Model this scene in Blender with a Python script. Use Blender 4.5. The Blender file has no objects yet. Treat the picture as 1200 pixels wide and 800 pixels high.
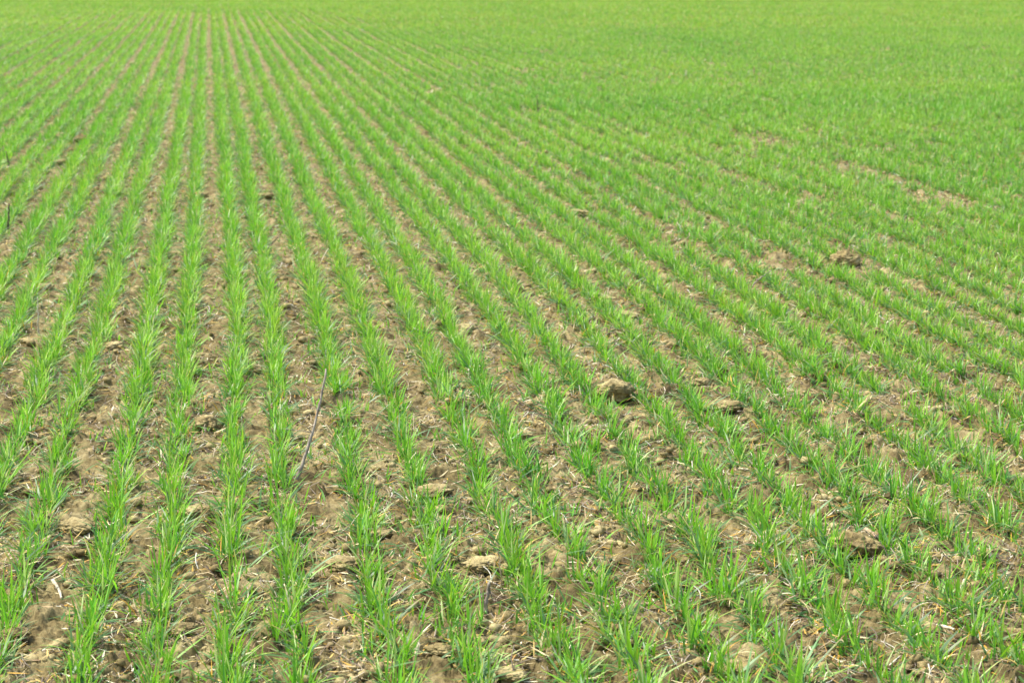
import bpy, math, random
import numpy as np
from mathutils import Vector, Matrix, Euler
from mathutils import noise as mnoise

# ------------------------------------------------------------------ camera, sky, sun, exposure
scene = bpy.context.scene
F_PX, W0, H0 = 2400.0, 1200.0, 800.0          # focal length in pixels of the 1200 x 800 photograph
CAM_H = 1.30
PITCH = math.atan(460.0 / F_PX)
YAW = math.radians(8.31)                      # rows run along +Y, camera looks to the right of them

cd = bpy.data.cameras.new('camera'); cam = bpy.data.objects.new('camera', cd)
scene.collection.objects.link(cam)
cd.sensor_width = 24.0; cd.lens = 48.0; cd.clip_start = 0.1; cd.clip_end = 5000
cam.location = (0, 0, CAM_H)
cam.rotation_euler = (math.pi / 2 - PITCH, 0, -YAW)
cd.dof.use_dof = True; cd.dof.focus_distance = 4.9; cd.dof.aperture_fstop = 6.3
scene.camera = cam

world = bpy.data.worlds.new('World'); scene.world = world; world.use_nodes = True
SUN_EL, SUN_AZ = 60.0, -66.0                  # azimuth from +Y, negative = to the left
wn = world.node_tree.nodes; wl = world.node_tree.links
bg = wn['Background']; sky = wn.new('ShaderNodeTexSky'); sky.sky_type = 'NISHITA'; sky.sun_disc = False
sky.sun_elevation = math.radians(SUN_EL); sky.sun_rotation = math.radians(SUN_AZ)
sky.dust_density = 3.0; sky.air_density = 1.0; sky.ozone_density = 0.6
wl.new(sky.outputs[0], bg.inputs[0]); bg.inputs[1].default_value = 0.15
ld = bpy.data.lights.new('sun', 'SUN'); ld.energy = 2.6; ld.angle = math.radians(9); ld.color = (1, 0.96, 0.88)
sun = bpy.data.objects.new('sun', ld); scene.collection.objects.link(sun)
_d = Vector((math.sin(math.radians(SUN_AZ)) * math.cos(math.radians(SUN_EL)),
             math.cos(math.radians(SUN_AZ)) * math.cos(math.radians(SUN_EL)), math.sin(math.radians(SUN_EL))))
sun.rotation_euler = _d.to_track_quat('Z', 'Y').to_euler()
vs = scene.view_settings
vs.view_transform = 'Standard'; vs.look = 'None'; vs.gamma = 1; vs.use_curve_mapping = False; vs.exposure = 1.06

col = scene.collection
rng = np.random.default_rng(11)
random.seed(5)

# ------------------------------------------------------------------ noise
def _hash(ix, iy, s):
    h = (ix.astype(np.int64) * 374761393 + iy.astype(np.int64) * 668265263 + s * 982451653) & 0xffffffff
    h = ((h ^ (h >> 13)) * 1274126177) & 0xffffffff
    h = ((h ^ (h >> 15)) * 2246822519) & 0xffffffff
    return (h ^ (h >> 16)) & 0xffffffff
def perlin(x, y, s=0):
    x = np.asarray(x, float); y = np.asarray(y, float)
    x0 = np.floor(x); y0 = np.floor(y); fx = x - x0; fy = y - y0
    u = fx * fx * fx * (fx * (fx * 6 - 15) + 10); v = fy * fy * fy * (fy * (fy * 6 - 15) + 10)
    def g(dx, dy):
        a = _hash(x0 + dx, y0 + dy, s) / 4294967296.0 * 2 * np.pi
        return np.cos(a) * (fx - dx) + np.sin(a) * (fy - dy)
    return 1.5 * ((g(0, 0) * (1 - u) + g(1, 0) * u) * (1 - v) + (g(0, 1) * (1 - u) + g(1, 1) * u) * v)
def worley(x, y, s=0):
    x0 = np.floor(x); y0 = np.floor(y)
    d1 = np.full(x.shape, 9.0); d2 = np.full(x.shape, 9.0); idv = np.zeros(x.shape)
    for dx in (-1, 0, 1):
        for dy in (-1, 0, 1):
            h = _hash(x0 + dx, y0 + dy, s); h2 = _hash(x0 + dx, y0 + dy, s + 77)
            px = x0 + dx + h / 4294967296.0; py = y0 + dy + h2 / 4294967296.0
            d = np.hypot(px - x, py - y)
            m = d < d1
            d2 = np.where(m, d1, np.minimum(d2, d)); idv = np.where(m, (h % 1000) / 1000.0, idv); d1 = np.where(m, d, d1)
    return d1, d2, idv
def sstep(a, b, x):
    t = np.clip((x - a) / (b - a), 0, 1); return t * t * (3 - 2 * t)

# ------------------------------------------------------------------ ground shape and row layout
ROW = 0.150
def base_z(x, y):
    return -0.068 * (1 - sstep(2.4, 8.5, y)) + 0.012 * perlin(x / 2.3, y / 3.1, 3) * sstep(3, 8, y)
def row_shift(y):                              # rows wander slightly to the left close to the camera
    return -0.012 - 0.040 * (1 - sstep(3.2, 7.5, y))
def row_x(i, y):
    pair = 0.072 if (i % 2 == 0) else -0.072    # drilled in loose pairs
    return (i + 0.5 + pair * 0.9 + 0.05 * math.sin(i * 12.9898) + {1: -0.10, 2: -0.12}.get(i, 0.0)
            + {0: -0.17, 1: -0.13, 2: -0.04}.get(i, 0.0) * (1 - sstep(4.6, 7.5, y))) * ROW + row_shift(y) + 0.008 * perlin(y / 1.7 + i * 13.1, np.full_like(np.asarray(y, float), i * 3.3), 5)
def micro_z(x, y):
    wx = x + 0.02 * perlin(x * 14, y * 14, 21); wy = y + 0.02 * perlin(x * 14 + 9, y * 14, 22)
    d1, d2, c = worley(wx / 0.060, wy / 0.060, 1)
    e1, e2, c2 = worley(wx / 0.021 + 5, wy / 0.021, 2)
    d3, d4, c3 = worley(x / 0.0095 + 3, y / 0.0095 + 1, 4)
    patch = sstep(-0.25, 0.35, perlin(x / 0.16, y / 0.16, 17))          # crumbly patches and crusted ones
    big = sstep(0.0, 0.16, d2 - d1) * (0.25 + c * c * 1.3) * 0.012
    small = sstep(0.0, 0.30, e2 - e1) * (0.2 + c2 * 1.2) * 0.0095 * (0.45 + 0.75 * patch)
    tiny = sstep(0.0, 0.4, d4 - d3) * c3 * 0.0050 * (0.3 + 0.7 * patch)
    lump = np.maximum(0, perlin(wx / 0.10, wy / 0.10, 7)) * 0.026 + (0.5 - np.abs(perlin(wx / 0.045, wy / 0.045, 9))) * 0.012
    fine = perlin(x / 0.014, y / 0.014, 8) * 0.0030
    crack = -0.014 * sstep(0.10, 0.0, np.abs(perlin(wx / 0.055 + 4, wy / 0.040, 12))) * sstep(0.0, 0.4, perlin(x / 0.12, y / 0.12, 14))
    return big + small + tiny + lump + fine + crack - 0.023
def ground_z(x, y):
    x = np.asarray(x, float); y = np.asarray(y, float)
    return base_z(x, y) + micro_z(x, y) * (1 - 0.5 * sstep(12, 30, y))

def at(px, py, lift=0.0):
    """Photograph pixel -> point on the ground."""
    d = Vector(((px - W0 / 2) / F_PX, -(py - H0 / 2) / F_PX, -1.0))
    d = Euler(cam.rotation_euler).to_matrix() @ d
    z = 0.0
    for _ in range(12):
        t = (z - CAM_H) / d.z; x, y = d.x * t, d.y * t
        z = float(base_z(np.array([x]), np.array([y]))[0])
    return Vector((x, y, z + lift))
_inv = Euler(cam.rotation_euler).to_matrix().transposed()
def project(p):
    q = _inv @ (Vector(p) - Vector((0, 0, CAM_H)))
    return W0 / 2 + F_PX * q.x / -q.z, H0 / 2 - F_PX * q.y / -q.z, -q.z

# ------------------------------------------------------------------ materials
def new_mat(name):
    m = bpy.data.materials.new(name); m.use_nodes = True
    nt = m.node_tree
    for n in list(nt.nodes): nt.nodes.remove(n)
    return m, nt.nodes, nt.links
def ramp(N, stops):
    r = N.new('ShaderNodeValToRGB'); e = r.color_ramp.elements
    e[0].position, e[0].color = stops[0][0], (*stops[0][1], 1)
    e[1].position, e[1].color = stops[-1][0], (*stops[-1][1], 1)
    for p, c in stops[1:-1]:
        k = e.new(p); k.color = (*c, 1)
    return r
def soil_material(name, light=1.0):
    m, N, L = new_mat(name)
    out = N.new('ShaderNodeOutputMaterial'); b = N.new('ShaderNodeBsdfPrincipled')
    b.inputs['Roughness'].default_value = 0.95; b.inputs['Specular IOR Level'].default_value = 0.15
    tc = N.new('ShaderNodeNewGeometry')
    n1 = N.new('ShaderNodeTexNoise'); n1.inputs['Scale'].default_value = 9; n1.inputs['Detail'].default_value = 8; n1.inputs['Roughness'].default_value = 0.65
    n2 = N.new('ShaderNodeTexNoise'); n2.inputs['Scale'].default_value = 75; n2.inputs['Detail'].default_value = 6; n2.inputs['Roughness'].default_value = 0.7
    L.new(tc.outputs['Position'], n1.inputs['Vector']); L.new(tc.outputs['Position'], n2.inputs['Vector'])
    r1 = ramp(N, [(0.30, (0.080 * light, 0.058 * light, 0.028 * light)), (0.47, (0.190 * light, 0.150 * light, 0.064 * light)), (0.62, (0.35 * light, 0.292 * light, 0.140 * light))])
    r2 = ramp(N, [(0.32, (0.45, 0.42, 0.40)), (0.5, (0.95, 0.93, 0.92)), (0.70, (1.25, 1.25, 1.22))])
    L.new(n1.outputs['Fac'], r1.inputs[0]); L.new(n2.outputs['Fac'], r2.inputs[0])
    mx = N.new('ShaderNodeMix'); mx.data_type = 'RGBA'; mx.blend_type = 'MULTIPLY'; mx.inputs[0].default_value = 0.9
    L.new(r1.outputs[0], mx.inputs[6]); L.new(r2.outputs[0], mx.inputs[7]); L.new(mx.outputs[2], b.inputs['Base Color'])
    n3 = N.new('ShaderNodeTexNoise'); n3.inputs['Scale'].default_value = 160; n3.inputs['Detail'].default_value = 5; n3.inputs['Roughness'].default_value = 0.7
    L.new(tc.outputs['Position'], n3.inputs['Vector'])
    bp = N.new('ShaderNodeBump'); bp.inputs['Strength'].default_value = 0.7; bp.inputs['Distance'].default_value = 0.006
    L.new(n3.outputs['Fac'], bp.inputs['Height']); L.new(bp.outputs[0], b.inputs['Normal'])
    L.new(b.outputs[0], out.inputs[0])
    return m
def attr_material(name, trans=0.0, rough=0.5, spec=0.4):
    m, N, L = new_mat(name)
    out = N.new('ShaderNodeOutputMaterial'); b = N.new('ShaderNodeBsdfPrincipled')
    b.inputs['Roughness'].default_value = rough; b.inputs['Specular IOR Level'].default_value = spec
    a = N.new('ShaderNodeAttribute'); a.attribute_name = 'tint'
    oi = N.new('ShaderNodeObjectInfo')
    L.new(a.outputs['Color'], b.inputs['Base Color'])
    if trans > 0:
        t = N.new('ShaderNodeBsdfTranslucent')
        mx = N.new('ShaderNodeMix'); mx.data_type = 'RGBA'; mx.blend_type = 'MULTIPLY'; mx.inputs[0].default_value = 1
        mx.inputs[7].default_value = (1.15, 1.25, 0.75, 1)
        L.new(a.outputs['Color'], mx.inputs[6]); L.new(mx.outputs[2], t.inputs['Color'])
        ms = N.new('ShaderNodeMixShader'); ms.inputs[0].default_value = trans
        L.new(b.outputs[0], ms.inputs[1]); L.new(t.outputs[0], ms.inputs[2]); L.new(ms.outputs[0], out.inputs[0])
    else:
        L.new(b.outputs[0], out.inputs[0])
    return m
def bark_material(name, c0, c1, scale=120):
    m, N, L = new_mat(name)
    out = N.new('ShaderNodeOutputMaterial'); b = N.new('ShaderNodeBsdfPrincipled'); b.inputs['Roughness'].default_value = 0.8
    tc = N.new('ShaderNodeTexCoord'); mp = N.new('ShaderNodeMapping'); mp.inputs['Scale'].default_value = (1, 1, 0.25)
    n = N.new('ShaderNodeTexNoise'); n.inputs['Scale'].default_value = scale; n.inputs['Detail'].default_value = 6
    L.new(tc.outputs['Object'], mp.inputs[0]); L.new(mp.outputs[0], n.inputs['Vector'])
    r = ramp(N, [(0.35, c0), (0.65, c1)]); L.new(n.outputs['Fac'], r.inputs[0]); L.new(r.outputs[0], b.inputs['Base Color'])
    bp = N.new('ShaderNodeBump'); bp.inputs['Strength'].default_value = 0.6; bp.inputs['Distance'].default_value = 0.002
    L.new(n.outputs['Fac'], bp.inputs['Height']); L.new(bp.outputs[0], b.inputs['Normal']); L.new(b.outputs[0], out.inputs[0])
    return m
M_SOIL = soil_material('dry_crumbly_soil'); M_CLOD = soil_material('clod_soil', 1.45)
M_LEAF = attr_material('young_wheat_leaf', 0.38, 0.42, 0.45)
M_DRY = attr_material('withered_leaf', 0.15, 0.7, 0.2)
M_STRAW = attr_material('straw_litter', 0.0, 0.65, 0.3)
M_GREY = bark_material('weathered_grey_stalk', (0.15, 0.12, 0.085), (0.42, 0.35, 0.26))
M_DARK = bark_material('dark_brown_stalk', (0.035, 0.024, 0.018), (0.12, 0.085, 0.06))
M_PALE = bark_material('bleached_straw', (0.42, 0.34, 0.21), (0.72, 0.64, 0.47))
M_TAN = bark_material('tan_straw', (0.28, 0.19, 0.10), (0.50, 0.37, 0.22))

# ------------------------------------------------------------------ mesh helpers
def mesh_np(name, V, Fq, mat, tint=None, smooth=True, tri=False):
    k = 3 if tri else 4
    me = bpy.data.meshes.new(name)
    me.vertices.add(len(V)); me.vertices.foreach_set('co', np.ascontiguousarray(V, np.float32).ravel())
    me.loops.add(Fq.size); me.loops.foreach_set('vertex_index', np.ascontiguousarray(Fq, np.int32).ravel())
    me.polygons.add(len(Fq)); me.polygons.foreach_set('loop_start', np.arange(0, Fq.size, k, dtype=np.int32))
    me.polygons.foreach_set('loop_total', np.full(len(Fq), k, np.int32))
    me.polygons.foreach_set('use_smooth', np.full(len(Fq), smooth, bool))
    if tint is not None:
        a = me.color_attributes.new('tint', 'FLOAT_COLOR', 'POINT')
        a.data.foreach_set('color', np.ascontiguousarray(np.concatenate([tint, np.ones((len(tint), 1))], 1), np.float32).ravel())
    me.update(calc_edges=True); me.materials.append(mat)
    return me
def link(name, me, parent=None, loc=None):
    o = bpy.data.objects.new(name, me); col.objects.link(o)
    if parent: o.parent = parent
    if loc is not None: o.location = loc
    return o
def tag(o, label=None, cat=None, group=None, kind=None):
    for k, v in (('label', label), ('category', cat), ('group', group), ('kind', kind)):
        if v: o[k] = v
    return o

def blades(base, az, th0, kap, length, width, c0, c1, S, floor=None, twist=None):
    """Ribbon leaves. base Nx3; angles from vertical; returns verts, quads, colours."""
    n = len(az); K = S + 1
    t = np.linspace(0, 1, K)
    ang = th0[:, None] + kap[:, None] * t[None, :] ** 1.2
    ang = np.minimum(ang, np.radians(118))
    seg = (length / S)[:, None]
    am = (ang[:, 1:] + ang[:, :-1]) / 2
    hx = np.concatenate([np.zeros((n, 1)), np.cumsum(np.sin(am) * seg, 1)], 1)
    hz = np.concatenate([np.zeros((n, 1)), np.cumsum(np.cos(am) * seg, 1)], 1)
    dirx, diry = np.cos(az), np.sin(az)
    if twist is None: twist = rng.normal(0, 0.5, n)
    ta = az[:, None] + np.pi / 2 + twist[:, None] * t[None, :]
    wp = np.minimum(1.0, 0.55 + 1.6 * t) * np.clip(1 - t ** 2.6, 0.06, 1)
    if S == 1: wp = np.array([1.0, 0.30])
    w = width[:, None] * wp[None, :] / 2
    P = np.empty((n, K, 2, 3))
    cx = base[:, 0, None] + dirx[:, None] * hx; cy = base[:, 1, None] + diry[:, None] * hx; cz = base[:, 2, None] + hz
    if floor is not None: cz = np.maximum(cz, floor[:, None] + 0.002)
    tz = 0.35 * np.sin(twist * 3)[:, None] * w
    P[:, :, 0, 0] = cx - np.cos(ta) * w; P[:, :, 0, 1] = cy - np.sin(ta) * w; P[:, :, 0, 2] = cz - tz
    P[:, :, 1, 0] = cx + np.cos(ta) * w; P[:, :, 1, 1] = cy + np.sin(ta) * w; P[:, :, 1, 2] = cz + tz
    idx = (np.arange(n) * K * 2)[:, None] + (np.arange(S) * 2)[None, :]
    F = np.stack([idx, idx + 1, idx + 3, idx + 2], -1).reshape(-1, 4)
    tt = np.clip((t - 0.45) / 0.55, 0, 1) ** 1.5
    C = c0[:, None, :] * (1 - tt)[None, :, None] + c1[:, None, :] * tt[None, :, None]
    C = np.repeat(C[:, :, None, :], 2, 2)
    return P.reshape(-1, 3), F, C.reshape(-1, 3)

GREENS = np.array([[0.178, 0.410, 0.026], [0.225, 0.480, 0.034], [0.135, 0.350, 0.026], [0.310, 0.550, 0.075], [0.082, 0.265, 0.034]])
GP = np.array([0.32, 0.30, 0.18, 0.12, 0.08])
OLDG = np.array([[0.060, 0.170, 0.040], [0.085, 0.200, 0.050], [0.115, 0.230, 0.060]])
DRYC = np.array([[0.50, 0.29, 0.04], [0.58, 0.42, 0.12], [0.66, 0.55, 0.30], [0.42, 0.30, 0.15], [0.72, 0.66, 0.45], [0.30, 0.20, 0.10]])

def seedling_blades(x, y, z, vig, S, nfac, wfac, kinds='gld'):
    """x,y,z,vig arrays per seedling.  Returns {'green': (V,F,C), 'dry': ...}."""
    out = {'green': [], 'dry': []}
    n = len(x)
    def rep(cnt):
        return np.repeat(np.arange(n), cnt)
    def rc(mean):
        m = mean * nfac; f = np.floor(m); return (f + (rng.random(n) < (m - f))).astype(int)
    # upright young leaves
    i = rep(rc(5.6)); m = len(i)
    base = np.stack([x[i] + rng.normal(0, 0.006, m), y[i] + rng.normal(0, 0.008, m), z[i] - 0.004], 1)
    big_ = 1 + 0.16 * perlin(x / 1.9, y / 3.0, 51) + 0.10 * perlin(x / 0.35, y / 0.7, 52) if len(x) > 8 else np.ones(len(x))
    az = rng.uniform(0, 2 * np.pi, m)
    th = np.abs(rng.normal(0, np.radians(30), m)) + np.radians(3)
    kp = np.radians(rng.uniform(0, 42, m)) * (rng.random(m) < 0.75)
    ln = rng.uniform(0.040, 0.100, m) * vig[i]
    wd = rng.uniform(0.0030, 0.0056, m) * wfac
    c = GREENS[rng.choice(5, m, p=GP)] * rng.uniform(0.82, 1.2, (m, 1)) * (0.9 + 0.2 * rng.random((m, 3))) * np.stack([big_[i] ** 1.6, big_[i] ** 0.6, big_[i]], 1)
    pale = rng.random(m) < 0.09; c[pale] = np.array([0.42, 0.56, 0.20]) * rng.uniform(0.8, 1.2, (pale.sum(), 1))
    tip = c * np.array([1.25, 1.1, 1.1]); y_ = rng.random(m) < 0.07; tip[y_] = DRYC[rng.choice(3, y_.sum())]
    out['green'].append(blades(base, az, th, kp, ln, wd, c, tip, S))
    # older leaves sprawling sideways close to the ground
    i = rep(rc(3.8)); m = len(i)
    base = np.stack([x[i] + rng.normal(0, 0.010, m), y[i] + rng.normal(0, 0.008, m), z[i] + rng.uniform(0, 0.008, m)], 1)
    az = rng.uniform(0, 2 * np.pi, m)
    th = np.radians(rng.uniform(42, 84, m)); kp = np.radians(rng.uniform(5, 38, m))
    ln = rng.uniform(0.04, 0.100, m) * (0.5 + 0.5 * vig[i]); wd = rng.uniform(0.0034, 0.0060, m) * wfac
    c = OLDG[rng.choice(3, m)] * rng.uniform(0.8, 1.3, (m, 1)); tip = c.copy()
    y_ = rng.random(m) < 0.40; tip[y_] = DRYC[rng.choice(3, y_.sum())]
    out['green'].append(blades(base, az, th, kp, ln, wd, c, tip, S, floor=z[i] + 0.001))
    # withered leaves
    i = rep(rc(1.9)); m = len(i)
    base = np.stack([x[i] + rng.normal(0, 0.016, m), y[i] + rng.normal(0, 0.008, m), z[i] + rng.uniform(0.0, 0.010, m)], 1)
    az = rng.uniform(0, 2 * np.pi, m); up = rng.random(m) < 0.35
    th = np.where(up, np.radians(rng.uniform(10, 55, m)), np.radians(rng.uniform(60, 90, m))); kp = np.radians(rng.uniform(10, 70, m))
    ln = rng.uniform(0.018, 0.060, m); wd = rng.uniform(0.0018, 0.0044, m) * wfac
    c = DRYC[rng.choice(6, m, p=[.26, .22, .18, .12, .12, .10])] * rng.uniform(0.8, 1.15, (m, 1))
    out['dry'].append(blades(base, az, th, kp, ln, wd, c, c, S, floor=z[i] + 0.001))
    return out
def join(parts):
    V = []; F = []; C = []; o = 0
    for v, f, c in parts:
        V.append(v); F.append(f + o); C.append(c); o += len(v)
    return np.concatenate(V), np.concatenate(F), np.concatenate(C)

# ------------------------------------------------------------------ the ground: one sheet out to the horizon
ys = [1.0]
while ys[-1] < 3.3: ys.append(ys[-1] * 1.012)
while ys[-1] < 9.0: ys.append(ys[-1] * 1.0019)
while ys[-1] < 20: ys.append(ys[-1] * 1.0040)
while ys[-1] < 70: ys.append(ys[-1] * 1.012)
while ys[-1] < 3000: ys.append(ys[-1] * 1.25)
ys = np.array(ys)
us = np.concatenate([np.linspace(-4, -0.6, 10)[:-1], np.linspace(-0.6, -0.22, 60)[:-1], np.linspace(-0.22, 0.55, 610)[:-1],
                     np.linspace(0.55, 0.9, 50)[:-1], np.linspace(0.9, 4, 10)])
U, Y = np.meshgrid(us, ys); X = U * (Y + 0.0)
Z = ground_z(X, Y); Z[Y > 70] = 0.0
V = np.stack([X, Y, Z], -1).reshape(-1, 3)
nr, nc = U.shape
ii = (np.arange(nr - 1)[:, None] * nc + np.arange(nc - 1)[None, :]).reshape(-1)
Fq = np.stack([ii, ii + 1, ii + nc + 1, ii + nc], 1)
tag(link('ground', mesh_np('ground', V, Fq, M_SOIL)), kind='structure',
    label='dry crumbly brown soil of the field showing between the wheat rows')

# ------------------------------------------------------------------ where the seedlings stand
UMIN, UMAX, YMAX = -0.20, 0.54, 64.0
BARE = [(1010, 203, 0.8, 0.12), (890, 165, 0.7, 0.13), (1100, 235, 0.5, 0.11), (905, 312, 0.3, 0.09), (800, 288, 0.45, 0.10), (690, 250, 0.16, 0.08), (1003, 637, 0.10, 0.055), (992, 316, 0.22, 0.10), (720, 470, 0.12, 0.05),
        (510, 110, 0.45, 0.10), (265, 690, 0.06, 0.06), (690, 235, 0.25, 0.07), (860, 210, 0.4, 0.08), (1040, 470, 0.1, 0.05), (338, 590, 0.11, 0.03), (350, 560, 0.05, 0.03)]
BARE = [(at(a, b), c, d) for a, b, c, d in BARE]
def stand(x, y):
    """0..1.25: how well the crop grows here."""
    v = 0.98 + 0.20 * perlin(x / 0.5, y / 0.9, 31) + 0.26 * perlin(x / 0.13 + 7, y / 0.16, 32)
    return np.clip(v, 0.55, 1.35)
def seeds(y0, y1, step):
    xs = []; yy = []; rr = []
    for i in range(int(UMIN * y1 / ROW) - 2, int(UMAX * y1 / ROW) + 2):
        a = y0
        xr = (i + 0.5) * ROW
        if xr > 0: a = max(a, xr / UMAX)
        else: a = max(a, xr / UMIN)
        if a >= y1: continue
        n = int((y1 - a) / step)
        if n < 1: continue
        y = a + (np.arange(n) + rng.uniform(-0.45, 0.45, n)) * step
        x = row_x(i, y)
        far = sstep(39, 50, y)
        x = x + rng.normal(0, 1, n) * (0.011 + 0.008 * sstep(6, 20, y) + 0.006 * sstep(0.1, 0.25, x / y) * sstep(7, 11, y) + 0.030 * far)
        keep = (perlin(y / 0.11 + i * 7.7, np.full(n, i * 5.1), 41) > -0.75 + 0.0 * y)
        keep &= ~((perlin(x / 0.45, y / 0.9, 71) > 0.42) & (x / y > 0.12) & (y > 8.5) & (rng.random(n) < 0.65))
        for p, rl, rw in BARE:
            dd = ((y - p.y) / rl) ** 2 + ((x - p.x) / rw) ** 2
            keep &= ~((dd < 1) & (rng.random(n) < 0.92))
        xs.append(x[keep]); yy.append(y[keep]); rr.append(np.full(keep.sum(), i))
    return np.concatenate(xs), np.concatenate(yy), np.concatenate(rr)

# near tufts: one thing per tuft of three or four seedlings
STEP = 0.066
NEAR_END = 6.0
tx, ty, tr = seeds(3.0, NEAR_END, STEP)
cand = []
for x, y, r in zip(tx, ty, tr):
    z = float(base_z(np.array([x]), np.array([y]))[0])
    u, v, d = project((x, y, z + 0.03))
    inside = -12 < u < 1212 and v < 822
    cand.append((d if inside else 99, x, y, r))
cand.sort()
near = [c for c in cand[:300] if c[0] < 90]
rest = cand[len(near):]

NV = 26
variants = []
for k in range(NV):
    n = random.choice((3, 4, 4, 5))
    sx = rng.normal(0, 0.007, n); sy = (np.arange(n) - (n - 1) / 2) * 0.0185 + rng.uniform(-0.006, 0.006, n)
    d = seedling_blades(sx, sy, np.zeros(n), rng.uniform(0.65, 1.3, n), 5, 1.0, 1.0)
    g = mesh_np('green_leaves', *join(d['green'])[:2], M_LEAF, join(d['green'])[2])
    w = mesh_np('withered_leaves', *join(d['dry'])[:2], M_DRY, join(d['dry'])[2])
    variants.append((g, w))

ORD = ['leftmost', 'second', 'third', 'fourth', 'fifth', 'sixth', 'seventh', 'eighth', 'ninth', 'tenth', 'eleventh', 'twelfth', 'thirteenth', 'fourteenth', 'fifteenth', 'sixteenth', 'seventeenth', 'eighteenth']
near_rows = sorted({int(c[3]) for c in near})
def row_label(r):
    k = near_rows.index(r)
    return 'young green wheat tuft in the %s nearby row%s' % (ORD[min(k, 17)], '' if k == 0 else ' from the left')
for j, (d, x, y, r) in enumerate(near):
    z = float(ground_z(np.array([x]), np.array([y]))[0])
    vg = (1.03 - 0.06 * float(sstep(-0.1, 0.35, x / y))) * float(stand(np.array([x]), np.array([y]))[0])
    t = bpy.data.objects.new('wheat_tuft', None); col.objects.link(t)
    t.empty_display_size = 0.02
    t.location = (x, y, z)
    s = 0.66 + 0.40 * vg
    t.rotation_euler = (0, 0, random.choice((0, math.pi)) + random.uniform(-0.35, 0.35))
    t.scale = (s * random.uniform(0.9, 1.1), s * random.uniform(0.95, 1.1), s * random.uniform(0.88, 1.1))
    tag(t, row_label(int(r)), 'wheat tuft', 'wheat tufts in the nearest stretch of the drilled rows')
    g, w = variants[(j * 7 + random.randint(0, 3)) % NV]
    link('green_leaves', g, t); link('withered_leaves', w, t)

# the rest of the crop
parts = []
def add_crop(x, y, S, nfac, wfac, hfac=1.0):
    z = ground_z(x, y); v = stand(x, y) * hfac * (1 - 0.04 * sstep(0.0, 0.3, x / y))
    d = seedling_blades(x, y, z, v, S, nfac, wfac)
    parts.extend(d['green']); parts.extend(d['dry'])
rx = []; ry = []
for d, x, y, r in rest:
    for k in range(4):
        rx.append(x + rng.normal(0, 0.007)); ry.append(y + (k - 1.5) * 0.0185 + rng.uniform(-0.006, 0.006))
add_crop(np.array(rx), np.array(ry), 4, 1.0, 1.0)
x, y, _ = seeds(NEAR_END, 11.0, 0.0175); add_crop(x, y, 4, 1.7, 0.98, 0.97)
x, y, _ = seeds(11.0, 19.0, 0.020); add_crop(x, y, 3, 1.8, 1.15, 0.96)
x, y, _ = seeds(19.0, 33.0, 0.024); add_crop(x, y, 2, 1.1, 1.4, 0.86)
x, y, _ = seeds(33.0, YMAX, 0.034); add_crop(x, y, 1, 0.95, 2.4, 0.80)
# stray seedlings and weeds between the rows, thicker to the right
n = 30000
yy = 3.4 + (22 - 3.4) * rng.random(n) ** 0.7; uu = UMIN + (UMAX - UMIN) * rng.random(n) ** 0.65
add_crop(uu * yy, yy, 3, 0.40, 1.1, 0.55)
Vc, Fc, Cc = join(parts)
tag(link('wheat_crop', mesh_np('wheat_crop', Vc, Fc, M_LEAF, Cc)),
    'bright green young wheat crop in rows filling the field behind the nearest tufts', 'wheat crop', kind='stuff')
print('crop quads', len(Fc))

# ------------------------------------------------------------------ straw litter and crumbs
def straws(x, y, z, az, tilt, ln, rad, bend, c):
    n = len(x); K = 4; t = np.linspace(0, 1, K)
    s = (t - 0.5)[None, :] * ln[:, None]
    off = bend[:, None] * (1 - (2 * t - 1) ** 2)[None, :] * ln[:, None]
    ca, sa = np.cos(az)[:, None], np.sin(az)[:, None]
    cx = x[:, None] + ca * s * np.cos(tilt)[:, None] - sa * off; cy = y[:, None] + sa * s * np.cos(tilt)[:, None] + ca * off
    cz = z[:, None] + (s + ln[:, None] / 2) * np.sin(tilt)[:, None] + rad[:, None]
    P = np.empty((n, K, 3, 3))
    for q in range(3):
        a = q * 2 * np.pi / 3 + 0.4
        P[:, :, q, 0] = cx - sa * np.cos(a) * rad[:, None]; P[:, :, q, 1] = cy + ca * np.cos(a) * rad[:, None]; P[:, :, q, 2] = cz + np.sin(a) * rad[:, None] * 0.7
    base = (np.arange(n) * K * 3)[:, None, None] + (np.arange(K - 1) * 3)[None, :, None]
    q = np.arange(3)[None, None, :]; q2 = (q + 1) % 3
    F = np.stack([base + q, base + q2, base + q2 + 3, base + q + 3], -1).reshape(-1, 4)
    return P.reshape(-1, 3), F, np.repeat(c, K * 3, 0)
SC = np.array([[0.62, 0.53, 0.36], [0.46, 0.36, 0.22], [0.34, 0.27, 0.20], [0.20, 0.15, 0.11], [0.75, 0.70, 0.56], [0.52, 0.30, 0.08], [0.10, 0.075, 0.055]])
def scatter(n, y0, y1, p=1.0):
    x, y = scatter0(int(n * 1.9), y0, y1, p)
    k = perlin(x / 0.16, y / 0.22, 61) + 0.6 * perlin(x / 0.05, y / 0.05, 62) + rng.normal(0, 0.25, len(x))
    k = np.argsort(-k)[:n]; rng.shuffle(k)
    return x[k], y[k]
def scatter0(n, y0, y1, p=1.0):
    y = np.sqrt(y0 ** 2 + (y1 ** 2 - y0 ** 2) * rng.random(n) ** p); return (UMIN + 0.02 + (UMAX - UMIN - 0.04) * rng.random(n)) * y, y
sp = []
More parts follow.
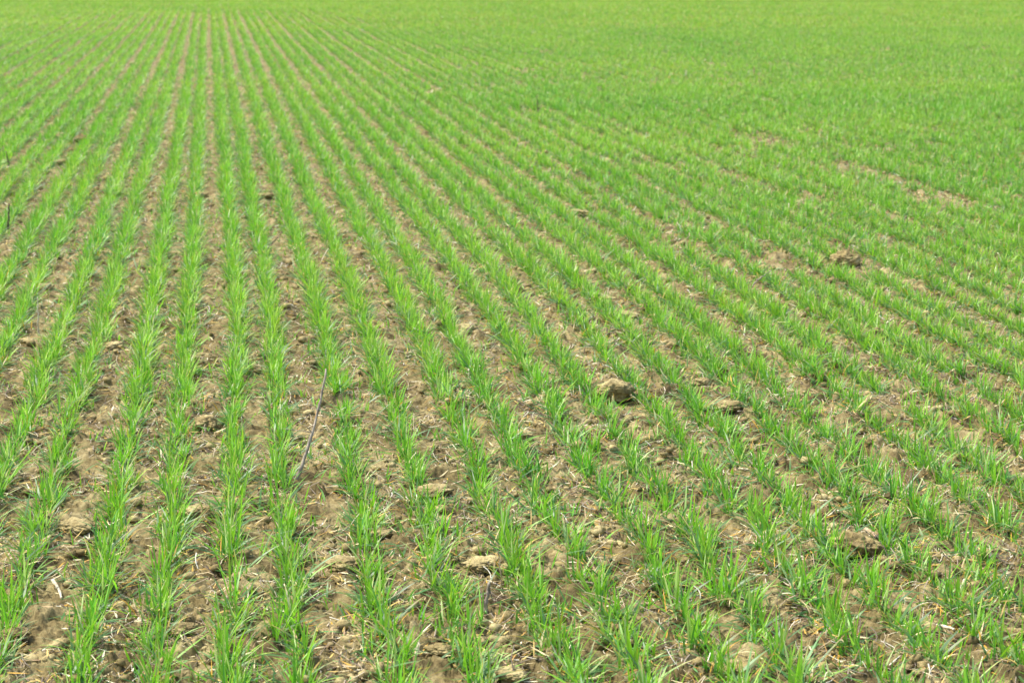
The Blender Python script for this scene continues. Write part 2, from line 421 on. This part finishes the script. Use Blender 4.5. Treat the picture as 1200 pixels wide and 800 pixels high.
for n, y0, y1, f in ((36000, 3.2, 7.5, 1.1), (32000, 7.5, 14, 1.5), (16000, 14, 26, 2.4), (9000, 26, 44, 4.5)):
    x, y = scatter(n, y0, y1); z = ground_z(x, y)
    sp.append(straws(x, y, z, rng.uniform(0, np.pi, n), np.abs(rng.normal(0, 0.3, n)), 0.005 + 0.045 * rng.random(n) ** 1.7 * (1 + (rng.random(n) < 0.05)), rng.uniform(0.0004, 0.0015, n) * f,
                     rng.normal(0, 0.10, n), SC[rng.choice(7, n, p=[.13, .17, .19, .19, .06, .09, .17])]))
for n, y0, y1, f in ((34000, 3.2, 8, 1.0), (24000, 8, 16, 1.4), (9000, 16, 28, 2.2)):
    x, y = scatter(n, y0, y1); z = ground_z(x, y) + 0.002
    c = np.concatenate([DRYC, OLDG * 1.4])[rng.choice(9, n, p=[.12, .13, .15, .15, .12, .13, .07, .06, .07])]
    sp.append(blades(np.stack([x, y, z], 1), rng.uniform(0, 6.28, n), np.radians(rng.uniform(60, 92, n)), np.radians(rng.uniform(-10, 40, n)),
                     rng.uniform(0.012, 0.045, n), rng.uniform(0.0015, 0.0045, n) * f, c, c, 3, floor=z))
V_, F_, C_ = join(sp)
tag(link('straw_litter', mesh_np('straw_litter', V_, F_, M_STRAW, C_)), 'short broken bits of dry straw strewn over the soil between rows', 'straw litter', kind='stuff')

ph = (1 + 5 ** 0.5) / 2
ICO = np.array([(-1, ph, 0), (1, ph, 0), (-1, -ph, 0), (1, -ph, 0), (0, -1, ph), (0, 1, ph), (0, -1, -ph), (0, 1, -ph), (ph, 0, -1), (ph, 0, 1), (-ph, 0, -1), (-ph, 0, 1)]) / 1.9
ICF = np.array([(0, 11, 5), (0, 5, 1), (0, 1, 7), (0, 7, 10), (0, 10, 11), (1, 5, 9), (5, 11, 4), (11, 10, 2), (10, 7, 6), (7, 1, 8), (3, 9, 4), (3, 4, 2), (3, 2, 6), (3, 6, 8), (3, 8, 9), (4, 9, 5), (2, 4, 11), (6, 2, 10), (8, 6, 7), (9, 8, 1)])
n = 30000
x, y = scatter(n, 3.2, 14, 1.4); z = ground_z(x, y)
sz = 0.0022 + 0.013 * rng.random(n) ** 4
P = ICO[None] * (1 + rng.normal(0, 0.22, (n, 12, 1))) * sz[:, None, None] * np.array([1.15, 1.1, 0.75])
a = rng.uniform(0, 6.28, n)[:, None]
Q = P.copy(); Q[:, :, 0] = P[:, :, 0] * np.cos(a) - P[:, :, 1] * np.sin(a); Q[:, :, 1] = P[:, :, 0] * np.sin(a) + P[:, :, 1] * np.cos(a)
Q += np.stack([x, y, z + sz * 0.25], 1)[:, None, :]
Fi = (ICF[None] + (np.arange(n) * 12)[:, None, None]).reshape(-1, 3)
tag(link('soil_crumbs', mesh_np('soil_crumbs', Q.reshape(-1, 3), Fi, M_CLOD, tri=True)), 'small loose crumbs of dry brown soil scattered between the rows', 'soil crumbs', kind='stuff')

# ------------------------------------------------------------------ clods
import bmesh
def clod(px, py, wpx, hr, label, seed, rough=0.42, deep=1.0, dark=False):
    p = at(px, py); _, _, d = project(p); hr *= 0.74
    r = 0.88 * wpx / 2 * d / F_PX
    bm = bmesh.new(); bmesh.ops.create_icosphere(bm, subdivisions=5, radius=1.0)
    so = Vector((seed * 3.17, seed * 1.3, seed * 7.1))
    for v in bm.verts:
        q = v.co.copy()
        n1 = mnoise.fractal(q * 1.1 + so, 0.9, 2.1, 5); cell = mnoise.voronoi(q * 1.7 + so)[0]; e = cell[1] - cell[0]
        crack = -0.12 * max(0.0, 1 - e / 0.10)
        n2 = 1.7 * mnoise.fractal(q * 5 + so, 0.6, 2.0, 5)
        k = 1 + rough * n1 + 0.055 * n2 + crack + 0.10 * (cell[0] < 0.3) * 0.3
        v.co = Vector((q.x * k * r, q.y * k * r * deep, q.z * k * r * hr))
    for f in bm.faces: f.smooth = True
    me = bpy.data.meshes.new('soil_clod'); bm.to_mesh(me); bm.free(); me.materials.append(M_CLOD)
    g = float(ground_z(np.array([p.x]), np.array([p.y]))[0])
    o = link('soil_clod', me, loc=(p.x, p.y, float(base_z(np.array([p.x]), np.array([p.y]))[0]) + 0.004 + r * hr * 0.62)); o.rotation_euler = (0, 0, seed * 1.7)
    tag(o, label, 'soil clod', 'soil clods lying between the wheat rows')
CL = [
 (720, 466, 42, .85, 'rounded two-lobed brown soil clod right of the picture centre, between rows'),
 (662, 466, 17, .7, 'small round clod just left of the two-lobed clod'),
 (1003, 648, 66, .62, 'largest clod, broad and cracked, with a pale dry husk on its back'),
 (240, 502, 32, .75, 'smooth oval clod left of the long grey stalk, between rows'),
 (612, 514, 32, .45, 'low brown clod between rows, right of the picture centre line'),
 (508, 580, 48, .38, 'wide flat pale clod right of the foot of the long grey stalk'),
 (230, 605, 42, .45, 'low domed clod in the left foreground between two rows'),
 (90, 622, 46, .45, 'dark flat clod near the left edge in the foreground'),
 (566, 665, 42, .45, 'flat-topped clod in front of the wide flat pale clod'),
 (404, 666, 44, .45, 'rounded clod half under leaves, in the foreground below the grey stalk'),
 (990, 312, 36, .9, 'pale clod sitting alone among dense wheat on the right'),
 (72, 163, 16, .75, 'upright brown clod among the far left rows'),
 (96, 166, 20, .6, 'dark clod right of the upright brown clod, far left'),
 (86, 178, 14, .55, 'pale flat clod in front of the pair at far left'),
 (72, 192, 20, .4, 'flat light clod nearest of the far left cluster'),
 (92, 143, 16, .4, 'farthest flat clod of the far left cluster'),
 (545, 388, 26, .55, 'brown clod between rows above the picture centre'),
 (822, 453, 24, .7, 'pointed dark clod beside a grey splinter, right of centre'),
 (850, 480, 46, .38, 'crumbling pale clod in front of the pointed dark clod'),
 (134, 408, 24, .5, 'small pale clod in the wide gap at left, middle distance'),
 (54, 340, 22, .6, 'brown clod by the upright pale straw near the left edge'),
 (30, 402, 18, .5, 'little dark clod left of the upright pale straw'),
 (235, 422, 26, .45, 'flat dark-edged clod between rows, left of the grey stalk tip'),
 (236, 232, 22, .5, 'tan clod in the bare strip under the vanishing rows'),
 (310, 232, 24, .4, 'low wide clod right of the bare strip, distant'),
 (676, 252, 28, .38, 'flat sandy clod in a thin patch of the crop, distant'),
 (738, 372, 30, .4, 'smooth tan clod on the right, between middle-distance rows'),
 (708, 352, 26, .4, 'wide low clod behind the smooth tan clod'),
 (1003, 522, 26, .5, 'rounded clod with a curled pale straw beside it, right side'),
 (872, 789, 46, .45, 'light clod at the bottom edge, right of centre'),
 (600, 795, 44, .5, 'clod cut off by the bottom edge near the centre'),
 (215, 742, 40, .45, 'clod at the left bottom between the third and fourth rows'),
 (515, 766, 36, .45, 'lumpy clod beside the short pale stub, bottom centre'),
 (1190, 745, 26, .5, 'small clod at the lower right edge'),
 (448, 628, 30, .45, 'low clod right of the row beside the grey stalk foot'),
 (20, 748, 40, .45, 'clod in the bottom left corner between the first rows'),
]
for k, (a, b, c, h, lab) in enumerate(CL): clod(a, b, c, h, lab, k + 1, deep=random.uniform(0.8, 1.15))

# ------------------------------------------------------------------ stalks, twigs and single straws
def tube_mesh(pts, radii, sides=8, knots=()):
    bm = bmesh.new(); rings = []
    pts = [Vector(p) for p in pts]
    for i, p in enumerate(pts):
        d = (pts[min(i + 1, len(pts) - 1)] - pts[max(i - 1, 0)]).normalized()
        a = d.orthogonal().normalized(); b = d.cross(a)
        rings.append([bm.verts.new(p + (a * math.cos(q * 2 * math.pi / sides) + b * math.sin(q * 2 * math.pi / sides)) * radii[i] * (1 + 0.15 * random.uniform(-1, 1))) for q in range(sides)])
    for r0, r1 in zip(rings[:-1], rings[1:]):
        for q in range(sides): bm.faces.new((r0[q], r0[(q + 1) % sides], r1[(q + 1) % sides], r1[q]))
    bm.faces.new(rings[0][::-1]); bm.faces.new(rings[-1])
    for f in bm.faces: f.smooth = True
    bmesh.ops.recalc_face_normals(bm, faces=bm.faces)
    return bm
def curve_pts(a, b, n, wob, sag=Vector((0, 0, 0))):
    out = []
    for i in range(n):
        t = i / (n - 1)
        out.append(a.lerp(b, t) + sag * 4 * t * (1 - t) + Vector((random.uniform(-1, 1), random.uniform(-1, 1), random.uniform(-1, 1))) * wob * (0 < i < n - 1))
    return out
def stalk(name, cat, label, base_px, tip_px, radius, mat, lean=0.0, lying=False, wob=0.002, side=(), sag=0.0, group=None, lift=0.0):
    """Base on the ground at a pixel; a standing stalk rises so that its tip reaches tip_px, leaning back by `lean` metres."""
    b = at(*base_px)
    b.z = float(ground_z(np.array([b.x]), np.array([b.y]))[0]) + (radius if lying else -0.006)
    if lying:
        e = at(*tip_px); e.z = float(ground_z(np.array([e.x]), np.array([e.y]))[0]) + radius + lift
    else:
        d = Euler(cam.rotation_euler).to_matrix() @ Vector(((tip_px[0] - W0 / 2) / F_PX, -(tip_px[1] - H0 / 2) / F_PX, -1.0))
        t = (b.y + lean) / d.y; e = Vector((0, 0, CAM_H)) + d * t
    n = 16
    loc = curve_pts(Vector((0, 0, 0)), e - b, n, wob, Vector((sag, 0, abs(sag) * 0.2)))
    rad = [radius * (1 - 0.5 * i / (n - 1)) * (1.35 if i % 4 == 2 else 1) for i in range(n)]
    bm = tube_mesh(loc, rad)
    me = bpy.data.meshes.new(name); bm.to_mesh(me); bm.free(); me.materials.append(mat)
    o = link(name, me, loc=b); tag(o, label, cat, group)
    for (f, dx, dy, dz) in side:
        k = int(f * (n - 1)); p0 = loc[k]
        pts = curve_pts(p0, p0 + Vector((dx, dy, dz)), 6, 0.001)
        bm = tube_mesh(pts, [radius * 0.35 * (1 - 0.1 * i) for i in range(6)], 6)
        me = bpy.data.meshes.new('side_shoot'); bm.to_mesh(me); bm.free(); me.materials.append(mat); link('side_shoot', me, o)
    return o
st = 'dead stalks standing in the field'
stalk('dead_stalk', 'dead stalk', 'long bent grey weed stalk leaning up between two rows, left of centre', (342, 570), (382, 432), 0.0045, M_GREY, lean=0.10, sag=0.012, wob=0.0015,
      side=((0.48, -0.075, 0.0, 0.012), (0.5, -0.022, -0.01, 0.022), (0.25, 0.02, 0.01, 0.016), (0.78, -0.006, 0, 0.012)))
stalk('twig', 'twig', 'short dark twig slanting up in the gap beside the twin left rows', (311, 293), (331, 272), 0.003, M_DARK, lean=0.04, side=((0.5, 0.012, 0, 0.012),))
stalk('twig', 'twig', 'dark knotty twig lying in a gap, above the picture centre', (545, 277), (569, 292), 0.004, M_DARK, lying=True, side=((0.1, -0.004, 0.01, 0.03), (0.3, -0.01, 0.0, 0.012)))
stalk('twig', 'twig', 'pale grey twig lying curved among the wheat on the right', (876, 338), (906, 316), 0.003, M_GREY, lean=0.10, sag=-0.012)
stalk('dead_stalk', 'dead stalk', 'dark upright stalk at the left edge, the nearer of two', (9, 269), (11, 238), 0.005, M_DARK)
stalk('dead_stalk', 'dead stalk', 'dark slanting stalk at the left edge, the farther of two', (11, 195), (7, 177), 0.005, M_DARK)
stalk('dry_straw', 'straw', 'tall pale straw standing upright near the left edge', (45, 393), (44, 348), 0.0026, M_PALE)
stalk('dry_straw', 'straw', 'thin brown straw standing in front of the flat-topped clod', (589, 688), (584, 645), 0.0018, M_TAN)
stalk('dry_straw', 'straw', 'broken whitish grey stub standing between the sixth and seventh rows', (568, 715), (573, 682), 0.005, M_GREY, side=((0.9, 0.008, 0, -0.03), (0.3, -0.008, 0, 0.022)))
stalk('dry_straw', 'straw', 'pale straw in bare soil above the twin right rows', (284, 507), (283, 488), 0.0022, M_PALE)
stalk('dry_straw', 'straw', 'short pale straw piece standing in the gap at left of centre', (129, 424), (129, 414), 0.0035, M_PALE)
for a, b, rr_, m_, lab in [
    ((631, 136), (629, 112), .007, M_DARK, 'dark upright stalk in the dense crop near the top centre'),
    ((626, 134), (634, 124), .006, M_DARK, 'short slanting dark stalk beside the upright one near the top centre'),
    ((484, 124), (490, 105), .006, M_DARK, 'thin dark stalk in the distance left of centre'),
    ((415, 100), (416, 91), .007, M_DARK, 'tiny dark stalk far off among the distant rows'),
    ((1086, 139), (1085, 127), .008, M_DARK, 'dark stalk in the dense crop at upper right'),
    ((1161, 196), (1165, 184), .006, M_DARK, 'dark stalk near the right edge, nearest of the distant ones'),
    ((1158, 66), (1163, 61), .012, M_DARK, 'dark stub near the upper right corner'),
    ((884, 90), (884, 78), .009, M_TAN, 'brown stalk far off, right of the top centre'),
    ((891, 94), (888, 87), .009, M_TAN, 'short brown stalk right beside the far brown one'),
    ((803, 92), (804, 83), .009, M_PALE, 'pale far stalk, leftmost of the distant pale ones'),
    ((838, 95), (834, 88), .009, M_TAN, 'tan slanting stalk between the distant pale ones'),
    ((1045, 121), (1056, 110), .006, M_PALE, 'whitish slanting straw in the dense crop at upper right'),
    ((1067, 120), (1066, 109), .006, M_PALE, 'whitish upright straw right of the slanting one at upper right'),
    ((1072, 72), (1069, 66), .010, M_DARK, 'small dark stub at the upper right, farther than the stalks'),
    ((738, 70), (736, 64), .010, M_DARK, 'little dark stub far off right of centre')]:
    stalk('dead_stalk', 'dead stalk', lab, a, b, rr_ * 0.75, m_, group=st)
sg = 'single straws lying on the soil'
for a, b, rr_, m_, lab in [
    ((925, 646), (942, 662), .0020, M_PALE, 'straight pale straw left of the largest clod'),
    ((902, 672), (925, 688), .0020, M_PALE, 'curved pale straw in front of the straight one, lower right'),
    ((1098, 732), (1118, 740), .0042, M_PALE, 'thick cream straw piece at the lower right'),
    ((1124, 690), (1130, 680), .0050, M_PALE, 'pale husk standing among leaves near the right edge'),
    ((1012, 618), (1026, 632), .0055, M_TAN, 'dry husk lying against the back of the largest clod'),
    ((486, 770), (490, 758), .0042, M_PALE, 'short cream stub near the bottom centre-left'),
    ((62, 682), (72, 700), .0040, M_PALE, 'split pale straw in the left foreground gap'),
    ((585, 771), (625, 782), .0016, M_DARK, 'thin dark fibre lying by the bottom centre'),
    ((352, 445), (365, 434), .0018, M_PALE, 'pale straw just left of the long grey stalk'),
    ((346, 450), (356, 442), .0018, M_PALE, 'second pale straw left of the long grey stalk'),
    ((384, 249), (394, 240), .0035, M_PALE, 'cream straw in the gap right of the dark twig'),
    ((232, 388), (239, 383), .0030, M_PALE, 'white chip of straw left of the picture centre'),
    ((178, 497), (183, 478), .0022, M_PALE, 'long pale straw in the left gap at middle distance'),
    ((870, 478), (868, 462), .0020, M_GREY, 'grey splinter beside the pointed dark clod'),
    ((1008, 530), (1012, 512), .0022, M_PALE, 'curled pale straw by a rounded clod on the right'),
    ((702, 258), (716, 270), .0025, M_DARK, 'dark straw in the thin patch of crop')]:
    stalk('straw', 'straw', lab, a, b, rr_, m_, lying=True, lift=0.008, sag=0.003, wob=0.0008, group=sg)
print('objects', len(bpy.data.objects))
